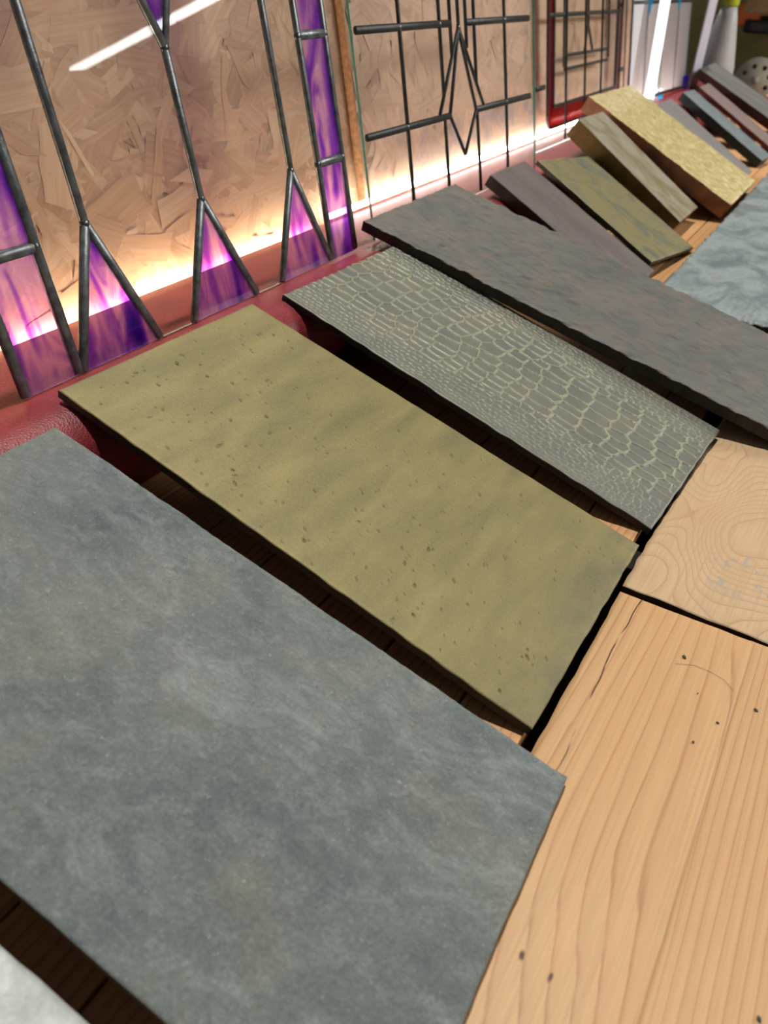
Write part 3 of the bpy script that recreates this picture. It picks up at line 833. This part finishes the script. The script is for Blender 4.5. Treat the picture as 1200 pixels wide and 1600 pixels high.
lathe('collar', [(.033, .3752), (.034, .38), (.034, .425), (.028, .435)], M_LIME, b)

s = empty('orbital_sander', (4.24, .612, .0005)); tag(s, 'round sander with beige perforated pad facing out by the olive wall', 'sander')
M_PAD = plain('beige_pad', (.52, .47, .37), .7, 0, .12, 30, .2); M_HOLE = plain('pad_hole', (.035, .03, .025), .8)
R_ = .094; axis = Vector((-.93, -.10, .35)).normalized()
ce = Vector((0, 0, R_ * .99))
cyl_between('pad', ce, ce + axis * .012, R_, M_PAD, s, 40)
q = axis.to_track_quat('Z', 'Y')
for i in range(8):
    a = 2 * math.pi * i / 8 + .3
    p = ce + q @ Vector((math.cos(a) * .058, math.sin(a) * .058, 0)) + axis * .0115
    cyl_between('dust_hole', p, p + axis * .0012, .010, M_HOLE, s, 14)
cyl_between('hub', ce + axis * .0118, ce + axis * .015, .018, plain('hub_grey', (.42, .40, .36), .5), s, 20)
cyl_between('motor_body', ce - axis * .10, ce - axis * .0005, .045, plain('dark_grey_body', (.05, .05, .055), .5), s, 24, .062)

t = empty('wall_tool', (4.30, .69, .262)); tag(t, 'orange and black power tool hung on the olive wall', 'power tool')
bm = bmesh.new(); bm_box(bm, .0, .148, -.02, .085, .030, .120, .016, 3)
link('housing', bm_mesh(bm, 'housing', True), plain('orange_plastic', (.80, .18, .04), .45, 0, .15, 20, 0), t)
bm = bmesh.new(); bm_box(bm, -.018, .140, -.130, .040, .008, .060, .012, 3)
link('battery', bm_mesh(bm, 'battery', True), plain('black_plastic', (.012, .012, .013), .5), t)
bm = bmesh.new(); bm_box(bm, -.004, .142, -.128, .062, .075, .150, .014, 3)
link('top_plate', bm_mesh(bm, 'top_plate', True), plain('tan_plastic', (.42, .29, .15), .5), t)
bm = bmesh.new(); bm_box(bm, -.030, -.0185, -.100, .010, .016, .050, .004, 2)
link('latch', bm_mesh(bm, 'latch'), plain('charcoal_plastic', (.03, .03, .033), .5), t)

o = link('wood_offcut', box_mesh('wood_offcut', 3.93, 4.03, .425, .512, .0006, .075, .004), wood('offcut_wood', (.62, .40, .24), (.45, .25, .12)))
tag(o, 'small pale wood offcut on the planks beside the round sander', 'offcut')

# ceiling batten whose reflection streaks across the purple panel
bt = empty('ceiling_batten_lamp', (7.04, -4.9, 2.2)); tag(bt, 'long white fluorescent batten lamp overhead', 'lamp')
d = Vector((.11, 1.0, 0)).normalized()
bm = bmesh.new(); bm_box(bm, -.12, .12, -1.93, 1.93, -.03, .0, .02, 2)
l1 = link('tube', bm_mesh(bm, 'tube'), emit('batten_light', (.93, 1.0, .98), 22.0), bt)
l2 = link('housing', box_mesh('housing', -.14, .14, -1.96, 1.96, .001, .05, .01), M_WHITE, bt)
bt.rotation_euler = (0, 0, -math.atan2(.11, 1.0))

# ------------------------------------------------------------------ specks on the boards
M_CHIP = plain('dark_chip', (.035, .035, .030), .7)
for x, y, a, L in ((.5541, .0049, .4, .0055), (.4945, -.0367, 1.2, .0030), (.4639, -.0242, .2, .0030), (.526, -.0612, .7, .0045), (.5174, -.0154, .2, .0018), (.2827, -.1050, .2, .0045)):
    bm = bmesh.new()
    pts = [(-.5, -.2), (.1, -.32), (.5, -.05), (.35, .25), (-.2, .3)]
    lo = [bm.verts.new((p[0] * L, p[1] * L, 0)) for p in pts]; hi = [bm.verts.new((p[0] * L * .8, p[1] * L * .8, .0007)) for p in pts]
    bm.faces.new(lo[::-1]); bm.faces.new(hi)
    for i in range(5): bm.faces.new((lo[i], lo[(i + 1) % 5], hi[(i + 1) % 5], hi[i]))
    o = link('wood_chip', bm_mesh(bm, 'wood_chip'), M_CHIP)
    o.location = (x, y, .0003); o.rotation_euler = (0, 0, a)
    lab = ('dark chip lying beside the end of the curved brown hair' if x > .55 else 'tiny dark chip on the pine board with the hairline crack' if y > -.043
           else 'dark chip on the tight straight-grained pine board')
    tag(o, lab, 'chip', 'dark chips on the boards')
cu = bpy.data.curves.new('hair', 'CURVE'); cu.dimensions = '3D'; cu.bevel_depth = .00014; cu.bevel_resolution = 1
sp = cu.splines.new('POLY'); pts = [(.5418, .0097), (.5490, -.0054), (.5491, -.0192), (.5459, -.0318), (.5374, -.0410)]
sp.points.add(len(pts) - 1)
for p, c in zip(sp.points, pts): p.co = (c[0], c[1], .0004, 1)
tmp = bpy.data.objects.new('tmp', cu); COL.objects.link(tmp)
dg = bpy.context.evaluated_depsgraph_get(); me = bpy.data.meshes.new_from_object(tmp.evaluated_get(dg)); bpy.data.objects.remove(tmp)
o = link('hair', me, plain('brown_hair', (.30, .13, .05), .5)); me.name = 'hair'
tag(o, 'fine curved brown hair lying on the cracked pine board', 'hair')
